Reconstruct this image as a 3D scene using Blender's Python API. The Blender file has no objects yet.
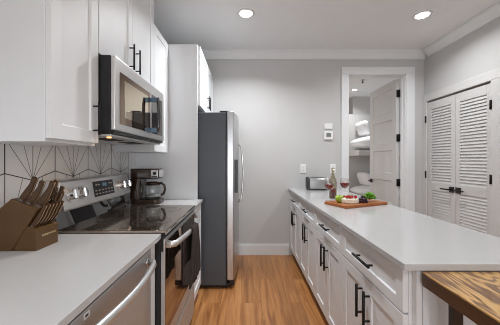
import bpy, bmesh, math, random
from mathutils import Vector, Matrix
random.seed(7)
SC = bpy.context.scene
COL = SC.collection
PI = math.pi

# ------------------------------------------------------------------ camera
cam_d = bpy.data.cameras.new('camera'); cam = bpy.data.objects.new('camera', cam_d); COL.objects.link(cam)
cam.location = (0, 0, 1.262); cam.rotation_euler = (PI/2, 0, 0)
cam_d.sensor_width = 36; cam_d.lens = 254*36/500
cam_d.shift_x = 4/500; cam_d.shift_y = -2/500
cam_d.clip_start = .02
SC.camera = cam
# ------------------------------------------------------------------ world
w = bpy.data.worlds.new('world'); SC.world = w; w.use_nodes = True
wn = w.node_tree.nodes; bg = wn['Background']
bg.inputs[0].default_value = (.86, .93, 1, 1); bg.inputs[1].default_value = 1.6
SC.view_settings.view_transform = 'Standard'; SC.view_settings.look = 'None'
SC.view_settings.gamma = 1; SC.view_settings.use_curve_mapping = False
SC.view_settings.exposure = 0.16
try:
    SC.cycles.use_denoising = True
    SC.cycles.max_bounces = 10; SC.cycles.diffuse_bounces = 5; SC.cycles.glossy_bounces = 5
    SC.cycles.transmission_bounces = 10; SC.cycles.transparent_max_bounces = 10
    SC.cycles.caustics_reflective = False; SC.cycles.caustics_refractive = False
    SC.cycles.sample_clamp_indirect = 4
    SC.cycles.filter_width = 1.0
except Exception: pass

def area(name, loc, rot, sx, sy, power, col=(1, 1, 1), shape='RECTANGLE', spread=PI):
    l = bpy.data.lights.new(name, 'AREA'); l.shape = shape; l.size = sx
    if shape == 'RECTANGLE': l.size_y = sy
    l.energy = power; l.color = col; l.spread = spread
    o = bpy.data.objects.new(name, l); COL.objects.link(o); o.location = loc; o.rotation_euler = rot
    return o
CEIL = 2.71; WL = -1.055; WB = 3.396; WR = 2.381; REAR = -3.6
# fill lamps at the two added rear windows, standing in for daylight
area('window_daylight', (-.15, REAR+.12, 1.0), (PI/2-.05, 0, 0), 1.3, 1.8, 24, (.93, .965, 1))
area('window_daylight', (1.55, REAR+.12, 1.0), (PI/2-.05, 0, 0), 1.3, 1.8, 24, (.93, .965, 1))
DOWNLIGHT_W = 12.5
BEDROOM_W = 9
area('bedroom_daylight', (.86, 4.9, 1.4), (0, -PI/2, 0), 1.6, 1.6, 12, (1, .97, .94))  # added fill lamp for the open door leaf; no window stands here

# ------------------------------------------------------------------ materials
def mat(name, col, rough=.5, metal=0, trans=0, ior=1.45, emit=None, es=0, coat=0, bump=None, var=0, vscale=8, alpha=1, spec=.5, stretch=None):
    m = bpy.data.materials.new(name); m.use_nodes = True
    nt = m.node_tree; b = nt.nodes['Principled BSDF']
    b.inputs['Base Color'].default_value = (*col, 1); b.inputs['Roughness'].default_value = rough
    b.inputs['Metallic'].default_value = metal; b.inputs['Transmission Weight'].default_value = trans
    b.inputs['IOR'].default_value = ior; b.inputs['Coat Weight'].default_value = coat
    b.inputs['Coat Roughness'].default_value = .05
    b.inputs['Specular IOR Level'].default_value = spec
    if emit: b.inputs['Emission Color'].default_value = (*emit, 1); b.inputs['Emission Strength'].default_value = es
    if var or bump:
        tc = nt.nodes.new('ShaderNodeTexCoord'); mp = nt.nodes.new('ShaderNodeMapping')
        nt.links.new(tc.outputs['Object'], mp.inputs[0])
        if stretch: mp.inputs['Scale'].default_value = stretch
        n = nt.nodes.new('ShaderNodeTexNoise'); n.inputs['Scale'].default_value = vscale; n.inputs['Detail'].default_value = 4
        nt.links.new(mp.outputs[0], n.inputs['Vector'])
        if var:
            r = nt.nodes.new('ShaderNodeValToRGB'); e = r.color_ramp.elements
            e[0].position = .3; e[1].position = .7
            e[0].color = (*[c*(1-var) for c in col], 1); e[1].color = (*[min(1, c*(1+var)) for c in col], 1)
            nt.links.new(n.outputs[0], r.inputs[0]); nt.links.new(r.outputs[0], b.inputs['Base Color'])
        if bump:
            bp = nt.nodes.new('ShaderNodeBump'); bp.inputs['Strength'].default_value = bump; bp.inputs['Distance'].default_value = .01
            nt.links.new(n.outputs[0], bp.inputs['Height']); nt.links.new(bp.outputs[0], b.inputs['Normal'])
    return m
M = {}
M['wall'] = mat('wall_paint', (.535, .53, .525), .6, var=.015, vscale=3)
M['ceil'] = mat('ceiling_paint', (.82, .835, .845), .8, var=.01)
M['trim'] = mat('trim_paint', (.74, .75, .76), .35, var=.01)
M['crown'] = mat('crown_paint', (.76, .775, .785), .4, var=.01)
M['cab'] = mat('white_lacquer', (.77, .785, .80), .45, var=.008)
M['door'] = mat('door_paint', (.60, .59, .58), .5, var=.01)
M['quartz'] = mat('white_quartz', (.49, .487, .485), .12, var=.015, vscale=60)
M['steel'] = mat('brushed_steel', (.72, .71, .70), .36, 1, var=.05, vscale=40, stretch=(1, 1, 30))
M['dwsteel'] = mat('grey_steel', (.50, .50, .50), .42, .65, var=.04, vscale=40, stretch=(1, 1, 30))
M['barsteel'] = mat('satin_bar_steel', (.66, .655, .65), .34, .8, var=.03)
M['toast'] = mat('toaster_steel', (.40, .40, .40), .34, 1, var=.02)
M['cookglass'] = mat('ceramic_cooktop_glass', (.46, .39, .33), .06, .95, var=.02)
M['mwglass'] = mat('tinted_microwave_glass', (.62, .54, .42), .03, 1, var=.02)
M['mwframe'] = mat('dark_tinted_glass', (.24, .17, .125), .03, 1, var=.02)
M['bluefilm'] = mat('blue_grey_film', (.16, .27, .40), .25, .6, var=.05)
M['darkbar'] = mat('dark_chrome', (.12, .12, .13), .2, 1, var=.05)
def clearmat(name, tint, gl=.12):
    m = bpy.data.materials.new(name); m.use_nodes = True; nt = m.node_tree; N = nt.nodes; L = nt.links
    for q in list(N):
        if q.type == 'BSDF_PRINCIPLED': N.remove(q)
    out = [q for q in N if q.type == 'OUTPUT_MATERIAL'][0]
    a = N.new('ShaderNodeBsdfTransparent'); a.inputs[0].default_value = (*tint, 1)
    g = N.new('ShaderNodeBsdfGlossy'); g.inputs['Roughness'].default_value = .03
    lw = N.new('ShaderNodeLayerWeight'); lw.inputs[0].default_value = .35
    ml = N.new('ShaderNodeMath'); ml.operation = 'MULTIPLY_ADD'; L.new(lw.outputs['Facing'], ml.inputs[0]); ml.inputs[1].default_value = .45; ml.inputs[2].default_value = gl*.3
    mx = N.new('ShaderNodeMixShader'); L.new(ml.outputs[0], mx.inputs[0]); L.new(a.outputs[0], mx.inputs[1]); L.new(g.outputs[0], mx.inputs[2]); L.new(mx.outputs[0], out.inputs[0])
    return m
M['steelh'] = mat('polished_steel', (.75, .75, .75), .18, 1, var=.02)
M['fridge_side'] = mat('grey_fridge_side', (.085, .095, .11), .38, .2, var=.05, bump=.05, vscale=200)
M['fridge_door'] = mat('fridge_steel', (.50, .50, .51), .28, 1, var=.03, vscale=30, stretch=(1, 30, 1))
M['black'] = mat('black_plastic', (.012, .012, .013), .3, var=.1)
M['matte'] = mat('matte_black_metal', (.014, .013, .013), .38, .6, var=.1)
M['glassblk'] = mat('black_glass', (.014, .009, .007), .03, spec=.5, var=.05, ior=2.0)
M['ovenglass'] = mat('oven_window_glass', (.30, .23, .18), .03, .95, var=.02)
M['seam'] = mat('dark_seam', (.05, .05, .05), .7, var=.05)
M['brownblk'] = mat('block_brown_paint', (.095, .045, .013), .3, var=.08, vscale=20)
M['khandle'] = mat('knife_handle', (.065, .030, .011), .3, var=.08, vscale=30)
M['kedge'] = mat('handle_tang', (.62, .42, .26), .3, .7, var=.05)
M['gold'] = mat('gold_lettering', (.85, .72, .42), .3, .6, var=.02)
M['coffee'] = mat('coffee_maker_brown', (.035, .018, .010), .25, coat=.4, var=.1)
M['silver'] = mat('silver_plastic', (.62, .62, .61), .3, .6, var=.03)
M['glass'] = clearmat('clear_glass', (.97, .97, .97))
M['carafe'] = clearmat('carafe_glass', (.94, .95, .95))
M['wine'] = mat('red_wine', (.24, .012, .016), .12, trans=0, ior=1.33)
M['winebottle'] = clearmat('bottle_glass', (.86, .84, .76))
M['white'] = mat('white_plastic', (.80, .80, .79), .35, var=.01)
M['lcd'] = mat('grey_lcd', (.20, .22, .21), .25, var=.05)
M['display'] = mat('range_display', (.02, .02, .02), .2, emit=(.35, .7, .9), es=.10)
M['mark'] = mat('button_print', (.55, .50, .46), .4, var=.02)
M['hinge'] = mat('hinge_black', (.015, .013, .013), .4, .5, var=.1)
M['lamp'] = mat('lamp_lens', (1, 1, 1), .5, emit=(1, .97, .92), es=14)
M['warm'] = mat('warm_lamp', (1, .6, .3), .5, emit=(1, .45, .15), es=3)
M['cotton'] = mat('white_cotton', (.80, .80, .81), .9, bump=.3, vscale=25, var=.02)
M['bunk'] = mat('bunk_paint', (.60, .585, .57), .5, var=.02)
M['bedwall'] = mat('bedroom_paint', (.50, .485, .47), .7, var=.02)
M['towel'] = mat('dark_towel', (.035, .022, .020), .95, bump=.8, vscale=300, var=.2)
M['burner'] = mat('burner_print', (.07, .06, .055), .1, var=.05)
M['cheese'] = mat('cheese_rind', (.82, .76, .62), .5, var=.08, vscale=60, bump=.1)
M['berry'] = mat('strawberry_red', (.42, .008, .010), .25, var=.3, vscale=120, bump=.3)
M['ggrape'] = mat('green_fruit', (.28, .42, .03), .25, var=.15, vscale=60)
M['pgrape'] = mat('purple_grape', (.035, .010, .022), .25, var=.2, vscale=60)
M['leaf'] = mat('lettuce_green', (.13, .34, .025), .45, var=.35, vscale=70, bump=.4)
M['tiedark'] = mat('darkwood_paint', (.035, .016, .008), .4, var=.2, vscale=20)

def wood(name, c0, c1, c2, rough, scale=(1, 1, 1), plank=None, axis='X', grain=1.0, ring=False, coat=0.0):
    m = bpy.data.materials.new(name); m.use_nodes = True; nt = m.node_tree; N = nt.nodes; L = nt.links
    b = N['Principled BSDF']; b.inputs['Roughness'].default_value = rough; b.inputs['Coat Weight'].default_value = coat
    tc = N.new('ShaderNodeTexCoord'); geo = tc.outputs['Object']
    base = N.new('ShaderNodeMapping'); L.new(geo, base.inputs[0])
    if axis == 'Y': base.inputs['Rotation'].default_value = (0, 0, PI/2)      # grain runs along local x afterwards
    vec = base.outputs[0]
    br = None
    if plank:
        br = N.new('ShaderNodeTexBrick'); L.new(vec, br.inputs['Vector'])
        br.inputs['Scale'].default_value = 1; br.inputs['Brick Width'].default_value = plank[0]; br.inputs['Row Height'].default_value = plank[1]
        br.inputs['Mortar Size'].default_value = .0012; br.inputs['Mortar Smooth'].default_value = .3; br.inputs['Bias'].default_value = 0
        br.inputs['Color1'].default_value = (0, 0, 0, 1); br.inputs['Color2'].default_value = (1, 1, 1, 1)
        br.inputs['Mortar'].default_value = (.5, .5, .5, 1); br.offset = .37; br.offset_frequency = 2
    ad = N.new('ShaderNodeVectorMath'); ad.operation = 'ADD'; L.new(vec, ad.inputs[0])
    if br:
        sc_ = N.new('ShaderNodeVectorMath'); sc_.operation = 'SCALE'; L.new(br.outputs['Color'], sc_.inputs[0]); sc_.inputs['Scale'].default_value = 7.3
        L.new(sc_.outputs[0], ad.inputs[1])
    mp = N.new('ShaderNodeMapping'); L.new(ad.outputs[0], mp.inputs[0]); mp.inputs['Scale'].default_value = scale
    no = N.new('ShaderNodeTexNoise'); no.inputs['Scale'].default_value = 1.0; no.inputs['Detail'].default_value = 6; no.inputs['Distortion'].default_value = 1.2 if not ring else .3
    L.new(mp.outputs[0], no.inputs['Vector'])
    fac = no.outputs[0]
    if ring:
        ml = N.new('ShaderNodeMath'); ml.operation = 'MULTIPLY'; L.new(fac, ml.inputs[0]); ml.inputs[1].default_value = 170
        sn = N.new('ShaderNodeMath'); sn.operation = 'SINE'; L.new(ml.outputs[0], sn.inputs[0])
        mr = N.new('ShaderNodeMapRange'); L.new(sn.outputs[0], mr.inputs[0]); mr.inputs[1].default_value = -1; mr.inputs[2].default_value = 1
        fac = mr.outputs[0]
        n2 = N.new('ShaderNodeTexNoise'); n2.inputs['Scale'].default_value = 1; n2.inputs['Detail'].default_value = 4
        mp2 = N.new('ShaderNodeMapping'); L.new(ad.outputs[0], mp2.inputs[0]); mp2.inputs['Scale'].default_value = (6, 120, 30)
        L.new(mp2.outputs[0], n2.inputs['Vector'])
        mx0 = N.new('ShaderNodeMix'); mx0.inputs['Factor'].default_value = .35; L.new(fac, mx0.inputs['A']); L.new(n2.outputs[0], mx0.inputs['B'])
        fac = mx0.outputs['Result']
    cr = N.new('ShaderNodeValToRGB'); e = cr.color_ramp.elements
    e[0].position = .22; e[0].color = (*c0, 1); e[1].position = .78; e[1].color = (*c2, 1)
    k = e.new(.5); k.color = (*c1, 1)
    L.new(fac, cr.inputs[0]); out = cr.outputs[0]
    if br:
        mx = N.new('ShaderNodeMix'); mx.data_type = 'RGBA'; mx.blend_type = 'MULTIPLY'; mx.inputs['Factor'].default_value = 1
        r2 = N.new('ShaderNodeValToRGB'); r2.color_ramp.elements[0].color = (.80, .79, .78, 1); r2.color_ramp.elements[1].color = (1.12, 1.12, 1.12, 1)
        L.new(br.outputs['Color'], r2.inputs[0]); L.new(out, mx.inputs['A']); L.new(r2.outputs[0], mx.inputs['B'])
        mo = N.new('ShaderNodeMix'); mo.data_type = 'RGBA'; L.new(br.outputs['Fac'], mo.inputs['Factor'])
        L.new(mx.outputs['Result'], mo.inputs['A']); mo.inputs['B'].default_value = (c0[0]*.5, c0[1]*.5, c0[2]*.5, 1)
        out = mo.outputs['Result']
    L.new(out, b.inputs['Base Color'])
    return m
M['floor'] = wood('plank_floor', (.18, .066, .020), (.40, .172, .056), (.54, .27, .10), .34, (1.6, 22, 1), (1.22, .18), 'Y')
M['tablewood'] = wood('table_wood', (.16, .070, .020), (.42, .225, .068), (.56, .33, .11), .28, (1.0, 5.0, 2), None, 'Y', ring=True, coat=.3)
M['tableside'] = wood('table_edge_wood', (.035, .014, .007), (.07, .030, .013), (.10, .045, .020), .35, (3, 30, 30), None, 'Y')
M['board'] = wood('board_wood', (.22, .060, .013), (.34, .105, .024), (.40, .135, .035), .4, (6, 60, 20), None, 'X')

# ------------------------------------------------------------------ geometry helpers
OFF = {}
class MB:
    def __init__(s): s.v = []; s.f = []; s.mi = []; s.sm = []
    def add(s, vs, fs, mi=0, smooth=False):
        o = len(s.v); s.v += [tuple(a) for a in vs]
        for f in fs: s.f.append(tuple(o+i for i in f)); s.mi.append(mi); s.sm.append(smooth)
        return s
    def box(s, x0, x1, y0, y1, z0, z1, mi=0):
        if x0 > x1: x0, x1 = x1, x0
        if y0 > y1: y0, y1 = y1, y0
        if z0 > z1: z0, z1 = z1, z0
        v = [(x0, y0, z0), (x1, y0, z0), (x1, y1, z0), (x0, y1, z0), (x0, y0, z1), (x1, y0, z1), (x1, y1, z1), (x0, y1, z1)]
        return s.add(v, [(0, 3, 2, 1), (4, 5, 6, 7), (0, 1, 5, 4), (1, 2, 6, 5), (2, 3, 7, 6), (3, 0, 4, 7)], mi)
    def obox(s, c, ax, ay, az, hx, hy, hz, mi=0):
        c = Vector(c); ax = Vector(ax).normalized()*hx; ay = Vector(ay).normalized()*hy; az = Vector(az).normalized()*hz
        v = [c-ax-ay-az, c+ax-ay-az, c+ax+ay-az, c-ax+ay-az, c-ax-ay+az, c+ax-ay+az, c+ax+ay+az, c-ax+ay+az]
        return s.add(v, [(0, 3, 2, 1), (4, 5, 6, 7), (0, 1, 5, 4), (1, 2, 6, 5), (2, 3, 7, 6), (3, 0, 4, 7)], mi)
    def prism(s, poly, axis, a, b, mi=0, smooth=False):
        def P(u, v, t):
            return (t, u, v) if axis == 'X' else (u, t, v) if axis == 'Y' else (u, v, t)
        n = len(poly); vs = [P(u, v, a) for u, v in poly]+[P(u, v, b) for u, v in poly]
        fs = [tuple(range(n)), tuple(range(2*n-1, n-1, -1))]
        s.add(vs, fs, mi)
        o = len(s.v)-2*n
        for i in range(n):
            j = (i+1) % n; s.f.append((o+i, o+n+i, o+n+j, o+j)); s.mi.append(mi); s.sm.append(smooth)
        return s
    def cyl(s, p0, p1, r, r1=None, n=20, mi=0, smooth=True): return s.tube([p0, p1], r, n, mi, r1)
    def tube(s, pts, r, n=10, mi=0, r1=None, flat=1.0, up=None):
        pts = [Vector(p) for p in pts]; rings = []; prev = None
        for i, p in enumerate(pts):
            t = (pts[min(i+1, len(pts)-1)]-pts[max(i-1, 0)]).normalized()
            if prev is None:
                a = Vector(up) if up else (Vector((0, 0, 1)) if abs(t.z) < .9 else Vector((1, 0, 0)))
                u = (a-t*a.dot(t)).normalized()
            else: u = (prev-t*prev.dot(t)).normalized()
            prev = u; w_ = t.cross(u)
            rr = r if r1 is None else r+(r1-r)*i/(len(pts)-1)
            if isinstance(r, (list, tuple)): rr = r[i]
            rings.append([p+u*math.cos(2*PI*k/n)*rr+w_*math.sin(2*PI*k/n)*rr*flat for k in range(n)])
        vs = [q for R in rings for q in R]; fs = []
        for i in range(len(rings)-1):
            for k in range(n): fs.append((i*n+k, i*n+(k+1) % n, (i+1)*n+(k+1) % n, (i+1)*n+k))
        s.add(vs, fs, mi, True)
        o = len(s.v)-len(vs)
        s.f += [tuple(o+k for k in range(n-1, -1, -1)), tuple(o+(len(rings)-1)*n+k for k in range(n))]; s.mi += [mi, mi]; s.sm += [False, False]
        return s
    def lathe(s, prof, c=(0, 0, 0), n=28, mi=0, axis='Z', close=True):
        vs = []; m = len(prof)
        for k in range(n):
            a = 2*PI*k/n
            for r, h in prof:
                x, y, z = r*math.cos(a), r*math.sin(a), h
                if axis == 'X': x, y, z = h, x, y
                if axis == 'Y': x, y, z = x, h, y
                vs.append((c[0]+x, c[1]+y, c[2]+z))
        fs = []
        for k in range(n):
            j = (k+1) % n
            for i in range(m-1): fs.append((k*m+i, j*m+i, j*m+i+1, k*m+i+1))
        return s.add(vs, fs, mi, True)
    def ball(s, c, rx, ry=None, rz=None, n=12, m=8, mi=0, jit=0):
        ry = ry or rx; rz = rz or rx; vs = [(c[0], c[1], c[2]+rz)]
        for i in range(1, m):
            t = PI*i/m
            for k in range(n):
                a = 2*PI*k/n; q = 1+random.uniform(-jit, jit)
                vs.append((c[0]+rx*q*math.sin(t)*math.cos(a), c[1]+ry*q*math.sin(t)*math.sin(a), c[2]+rz*q*math.cos(t)))
        vs.append((c[0], c[1], c[2]-rz)); fs = []
        for k in range(n): fs.append((0, 1+k, 1+(k+1) % n))
        for i in range(m-2):
            for k in range(n): a = 1+i*n; fs.append((a+k, a+n+k, a+n+(k+1) % n, a+(k+1) % n))
        a = 1+(m-2)*n
        for k in range(n): fs.append((a+k, len(vs)-1, a+(k+1) % n))
        return s.add(vs, fs, mi, True)
    def shaker(s, P, u0, u1, v0, v1, th=.02, st=.06, dep=.008, mi=0, sl=.003):
        """framed panel; P(u, v, w) maps to the world, w = 0 back, w = th front"""
        O = [(u0, v0), (u1, v0), (u1, v1), (u0, v1)]
        I = [(u0+st, v0+st), (u1-st, v0+st), (u1-st, v1-st), (u0+st, v1-st)]
        J = [(u0+st+sl, v0+st+sl), (u1-st-sl, v0+st+sl), (u1-st-sl, v1-st-sl), (u0+st+sl, v1-st-sl)]
        vs = [P(u, v, 0) for u, v in O]+[P(u, v, th) for u, v in O]+[P(u, v, th) for u, v in I]+[P(u, v, th-dep) for u, v in J]
        fs = [(3, 2, 1, 0), (12, 13, 14, 15)]
        for i in range(4):
            j = (i+1) % 4; fs += [(i, j, 4+j, 4+i), (4+i, 4+j, 8+j, 8+i), (8+i, 8+j, 12+j, 12+i)]
        return s.add(vs, fs, mi)
    def build(s, name, m, parent=None, bevel=0, seg=2, world=True, sub=0, label=None, solid=0):
        me = bpy.data.meshes.new(name)
        off = Vector(OFF.get(parent.name, (0, 0, 0))) if (parent and world) else Vector((0, 0, 0))
        if parent is None:
            xs = [v[0] for v in s.v]; ys = [v[1] for v in s.v]; zs = [v[2] for v in s.v]
            off = Vector(((min(xs)+max(xs))/2, (min(ys)+max(ys))/2, min(zs)))
        me.from_pydata([tuple(Vector(v)-off) for v in s.v], [], s.f)
        ms = m if isinstance(m, (list, tuple)) else [m]
        for q in ms: me.materials.append(M[q] if isinstance(q, str) else q)
        for i, p in enumerate(me.polygons): p.material_index = s.mi[i]; p.use_smooth = s.sm[i]
        bm = bmesh.new(); bm.from_mesh(me); bmesh.ops.recalc_face_normals(bm, faces=bm.faces); bm.to_mesh(me); bm.free()
        me.update()
        o = bpy.data.objects.new(name, me); COL.objects.link(o)
        if parent: o.parent = parent; OFF[o.name] = tuple(off)
        else: o.location = off; OFF[o.name] = tuple(off)
        if sub:
            q = o.modifiers.new('sub', 'SUBSURF'); q.levels = sub; q.render_levels = sub
        if solid:
            q = o.modifiers.new('solid', 'SOLIDIFY'); q.thickness = solid; q.offset = 0
        if bevel:
            q = o.modifiers.new('bevel', 'BEVEL'); q.width = bevel; q.segments = seg; q.limit_method = 'ANGLE'; q.angle_limit = .6
        if label: o['label'] = label
        return o
def tag(o, label, cat, group=None, kind=None):
    o['label'] = label; o['category'] = cat
    if group: o['group'] = group
    if kind: o['kind'] = kind
    return o
def thing(name, label, cat, loc=(0, 0, 0), rz=0, group=None):
    o = bpy.data.objects.new(name, None); COL.objects.link(o); o.location = loc; o.rotation_euler = (0, 0, rz)
    o.empty_display_size = .1; OFF[o.name] = tuple(loc)
    return tag(o, label, cat, group)
def struct(o, label=None, cat=None):
    o['kind'] = 'structure'
    if label: o['label'] = label
    if cat: o['category'] = cat
    return o
def sthing(name, label, cat, loc=(0, 0, 0)):
    o = thing(name, label, cat, loc); o['kind'] = 'structure'; return o

# ------------------------------------------------------------------ room shell
T = .12
DX0, DX1, DZ = 1.364, 2.138, 2.418       # bedroom doorway
CY0, CY1, CZ = 2.455, 3.330, 2.035       # closet opening
struct(MB().box(-1.25, 4.4, REAR-.1, 8.2, -.06, 0).build('floor', 'floor'), 'warm brown wood plank floor of the kitchen', 'floor')
struct(MB().box(-1.25, 4.4, REAR-.1, 8.2, CEIL, CEIL+.06).build('ceiling', 'ceil'), 'flat pale grey ceiling with recessed lights', 'ceiling')
struct(MB().box(WL-T, WL, REAR, WB+T, 0, CEIL).build('wall_left', 'wall'), 'pale grey wall behind the cabinets and range', 'wall')
wb = MB().box(WL, DX0, WB, WB+T, 0, CEIL).box(DX0, DX1, WB, WB+T, DZ, CEIL).box(DX1, WR+T, WB, WB+T, 0, CEIL)
struct(wb.build('wall_back', 'wall'), 'light grey far wall with thermostat and doorway', 'wall')
wr = MB().box(WR, WR+T, REAR, CY0, 0, CEIL).box(WR, WR+T, CY0, CY1, CZ, CEIL).box(WR, WR+T, CY1, WB, 0, CEIL)
struct(wr.build('wall_right', 'wall'), 'grey right-hand wall with louvered closet doors', 'wall')
# closet interior behind the louvered doors
struct(MB().box(WR+.7, WR+.74, CY0-.2, WB, 0, CEIL).box(WR+T, WR+.7, CY0-.2, CY0-.16, 0, CEIL).build('wall_closet', 'wall'), 'plain wall inside the closet', 'wall')
# unseen rear wall; its two windows are added to light the kitchen
rw = MB()
for a, b in ((WL, -.8), (.5, .9), (2.2, WR)): rw.box(a, b, REAR-T, REAR, 0, CEIL)
for a, b in ((-.8, .5), (.9, 2.2)): rw.box(a, b, REAR-T, REAR, 0, .1); rw.box(a, b, REAR-T, REAR, 2.1, CEIL)
struct(rw.build('wall_rear', 'wall'), 'grey wall with windows behind the viewer', 'wall')
for n_, (a, b) in enumerate(((-.8, .5), (.9, 2.2))):
    f = MB()
    for x in (a, (a+b)/2-.02, b-.05): f.box(x, x+(.05 if x != (a+b)/2-.02 else .04), REAR-.09, REAR-.03, .1, 2.1)
    for z in (.1, 1.05, 2.05): f.box(a, b, REAR-.088, REAR-.032, z, z+.05)
    struct(f.build('window_%d' % (n_+1), 'trim'), 'white framed window behind the viewer', 'window')

# crown moulding
def crown(u0, u1, wall, axis):
    # profile (distance from wall, z)
    pr = [(0, 2.612), (.012, 2.612), (.018, 2.63), (.045, 2.66), (.066, 2.69), (.082, 2.696), (.082, CEIL), (0, CEIL)]
    mb = MB()
    if axis == 'X': mb.prism([(wall-d, z) for d, z in pr], 'X', u0, u1)
    else: mb.prism([(wall-d, z) for d, z in pr], 'Y', u0, u1)
    return mb
struct(crown(WL, WR-.0, WB, 'X').build('trim_1', 'crown', bevel=.002), 'white crown moulding along the far wall', 'moulding')
struct(crown(REAR, WB-.0825, WR, 'Y').build('trim_2', 'crown', bevel=.002), 'white crown moulding along the right wall', 'moulding')
def base(mb, x0, x1, y0, y1): return mb
struct(MB().box(-.11, .578, WB-.015, WB, 0, .135).box(-.11, .578, WB-.011, WB, .135, .148).box(1.225, 1.264, WB-.015, WB, 0, .148)
       .box(2.25, WR, WB-.015, WB, 0, .148).build('baseboard_back', 'trim', bevel=.002), 'white baseboard along the far wall', 'baseboard')
struct(MB().box(WR-.015, WR, REAR, CY0-.1, 0, .148).build('baseboard_right', 'trim', bevel=.003), 'white baseboard on right wall', 'baseboard')
# casing of the bedroom doorway + jamb
cs = MB()
cs.box(DX0-.093, DX0+.004, WB-.02, WB, 0, DZ-.004).box(DX1-.004, DX1+.108, WB-.02, WB, 0, DZ-.004).box(DX0-.093, DX1+.108, WB-.02, WB, DZ-.004, DZ+.09)
struct(cs.build('trim_3', 'trim', bevel=.004), 'white casing around the bedroom doorway', 'door casing')
struct(MB().box(DX0, DX0+.012, WB, WB+T, 0, DZ).box(DX1-.012, DX1, WB, WB+T, 0, DZ).box(DX0, DX1, WB, WB+T, DZ-.012, DZ)
       .box(DX0+.012, DX0+.024, WB+.05, WB+.08, 0, DZ-.012).box(DX1-.024, DX1-.012, WB+.05, WB+.08, 0, DZ-.012).build('trim_4', 'trim'), 'white door jamb inside the bedroom doorway', 'door jamb')
# closet casing
struct(MB().box(WR-.02, WR, CY0-.1, CY0, 0, CZ).box(WR-.02, WR, CY1, WB-.002, 0, CZ).box(WR-.02, WR, CY0-.1, WB-.002, CZ, CZ+.092)
       .build('trim_5', 'door', bevel=.004), 'pale casing around the louvered closet doors', 'door casing')

# ------------------------------------------------------------------ bedroom beyond
BY = 5.75
struct(MB().box(2.42, 4.4, BY, BY+.1, 0, CEIL).build('wall_bedroom', 'bedwall'), 'taupe bedroom wall behind the bunk beds', 'wall')
struct(MB().box(2.42, 2.52, BY+.1, 8.0, 0, CEIL).build('wall_hallway', 'bedwall'), 'pale wall receding past the bunk beds', 'wall')
struct(MB().box(.8, 4.4, 8.0, 8.1, 0, CEIL).box(.7, .8, WB+T, 8.1, 0, CEIL).box(4.3, 4.4, WB+T, BY, 0, CEIL).build('wall_far', 'bedwall'), 'plain wall at end of bedroom', 'wall')
# closet door on the hallway wall
hd = sthing('door_4', 'pale panelled door on bedroom passage wall', 'door', (2.40, 6.6, 0))
MB().shaker(lambda u, v, q: (2.418-q, u, v), 6.1, 6.9, .01, 2.03, th=.03, st=.1, dep=.01).build('door_panel', 'door', hd)
# bunk bed
bk = thing('bunk_bed', 'built-in grey two-tier bunk bed seen through doorway', 'bed', (3.1, 5.2, 0))
mb = MB()
BX = 2.20
MB().box(BX, 4.2, 4.95, 5.70, 1.36, 1.47).build('upper_platform', 'bunk', bk, bevel=.004)
MB().box(BX, 4.2, 4.95, 5.70, .38, .50).build('lower_platform', 'bunk', bk, bevel=.004)
MB().box(BX+.0, BX+.035, 5.72, BY+.0, 0, 2.2).build('end_panel', 'bunk', bk)
MB().box(BX+.02, 4.2, 5.705, 5.745, 0, 2.3).build('back_panel', 'bedwall', bk)
def puff(name, lab, cat, cx, cy, cz, hx, hy, hz, tilt=0, group=None):
    vs = []; n = 10; m = MB()
    def e(t, p): return math.copysign(abs(t)**p, t)
    rows = 8
    for i in range(rows+1):
        t = -PI/2+PI*i/rows
        for k in range(24):
            a = 2*PI*k/24
            x = hx*e(math.cos(t), .38)*e(math.cos(a), .4); y = hy*e(math.cos(t), .38)*e(math.sin(a), .4)
            rr = max(abs(x/hx), abs(y/hy)); z = hz*e(math.sin(t), .9)*(1-.25*rr**4)
            z += .006*math.sin(x*23+cx*5)*math.cos(y*19)
            vs.append((x, y, z))
    fs = [(i*24+k, i*24+(k+1) % 24, (i+1)*24+(k+1) % 24, (i+1)*24+k) for i in range(rows) for k in range(24)]
    R = Matrix.Rotation(tilt, 3, 'Y')
    vs = [tuple(R @ Vector(v)+Vector((cx, cy, cz))) for v in vs]
    m.add(vs, fs, 0, True)
    o = m.build(name, 'cotton'); tag(o, lab, cat, group); return o
puff('duvet', 'white duvet on the upper bunk', 'bedding', 3.24, 5.32, 1.628, 1.0, .36, .155, 0, 'bunk bedding')
puff('duvet', 'white duvet on the lower bunk', 'bedding', 3.24, 5.32, .625, 1.0, .36, .120, 0, 'bunk bedding')
puff('pillow', 'white pillow propped on the upper bunk', 'pillow', 2.50, 5.42, 1.945, .155, .24, .08, 1.15, 'bunk pillows')
puff('pillow', 'white pillow propped on the lower bunk', 'pillow', 2.53, 5.42, .875, .145, .24, .08, 1.15, 'bunk pillows')
# sprinkler and lamp in bedroom
sp = thing('sprinkler', 'small ceiling sprinkler seen through bedroom doorway', 'sprinkler', (2.1, 4.57, CEIL))
MB().cyl((2.1, 4.57, CEIL-.012), (2.1, 4.57, CEIL), .035).build('escutcheon', 'silver', sp)
MB().cyl((2.1, 4.57, CEIL-.05), (2.1, 4.57, CEIL-.012), .009).cyl((2.1, 4.57, CEIL-.055), (2.1, 4.57, CEIL-.05), .02).build('nozzle', 'seam', sp)

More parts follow.
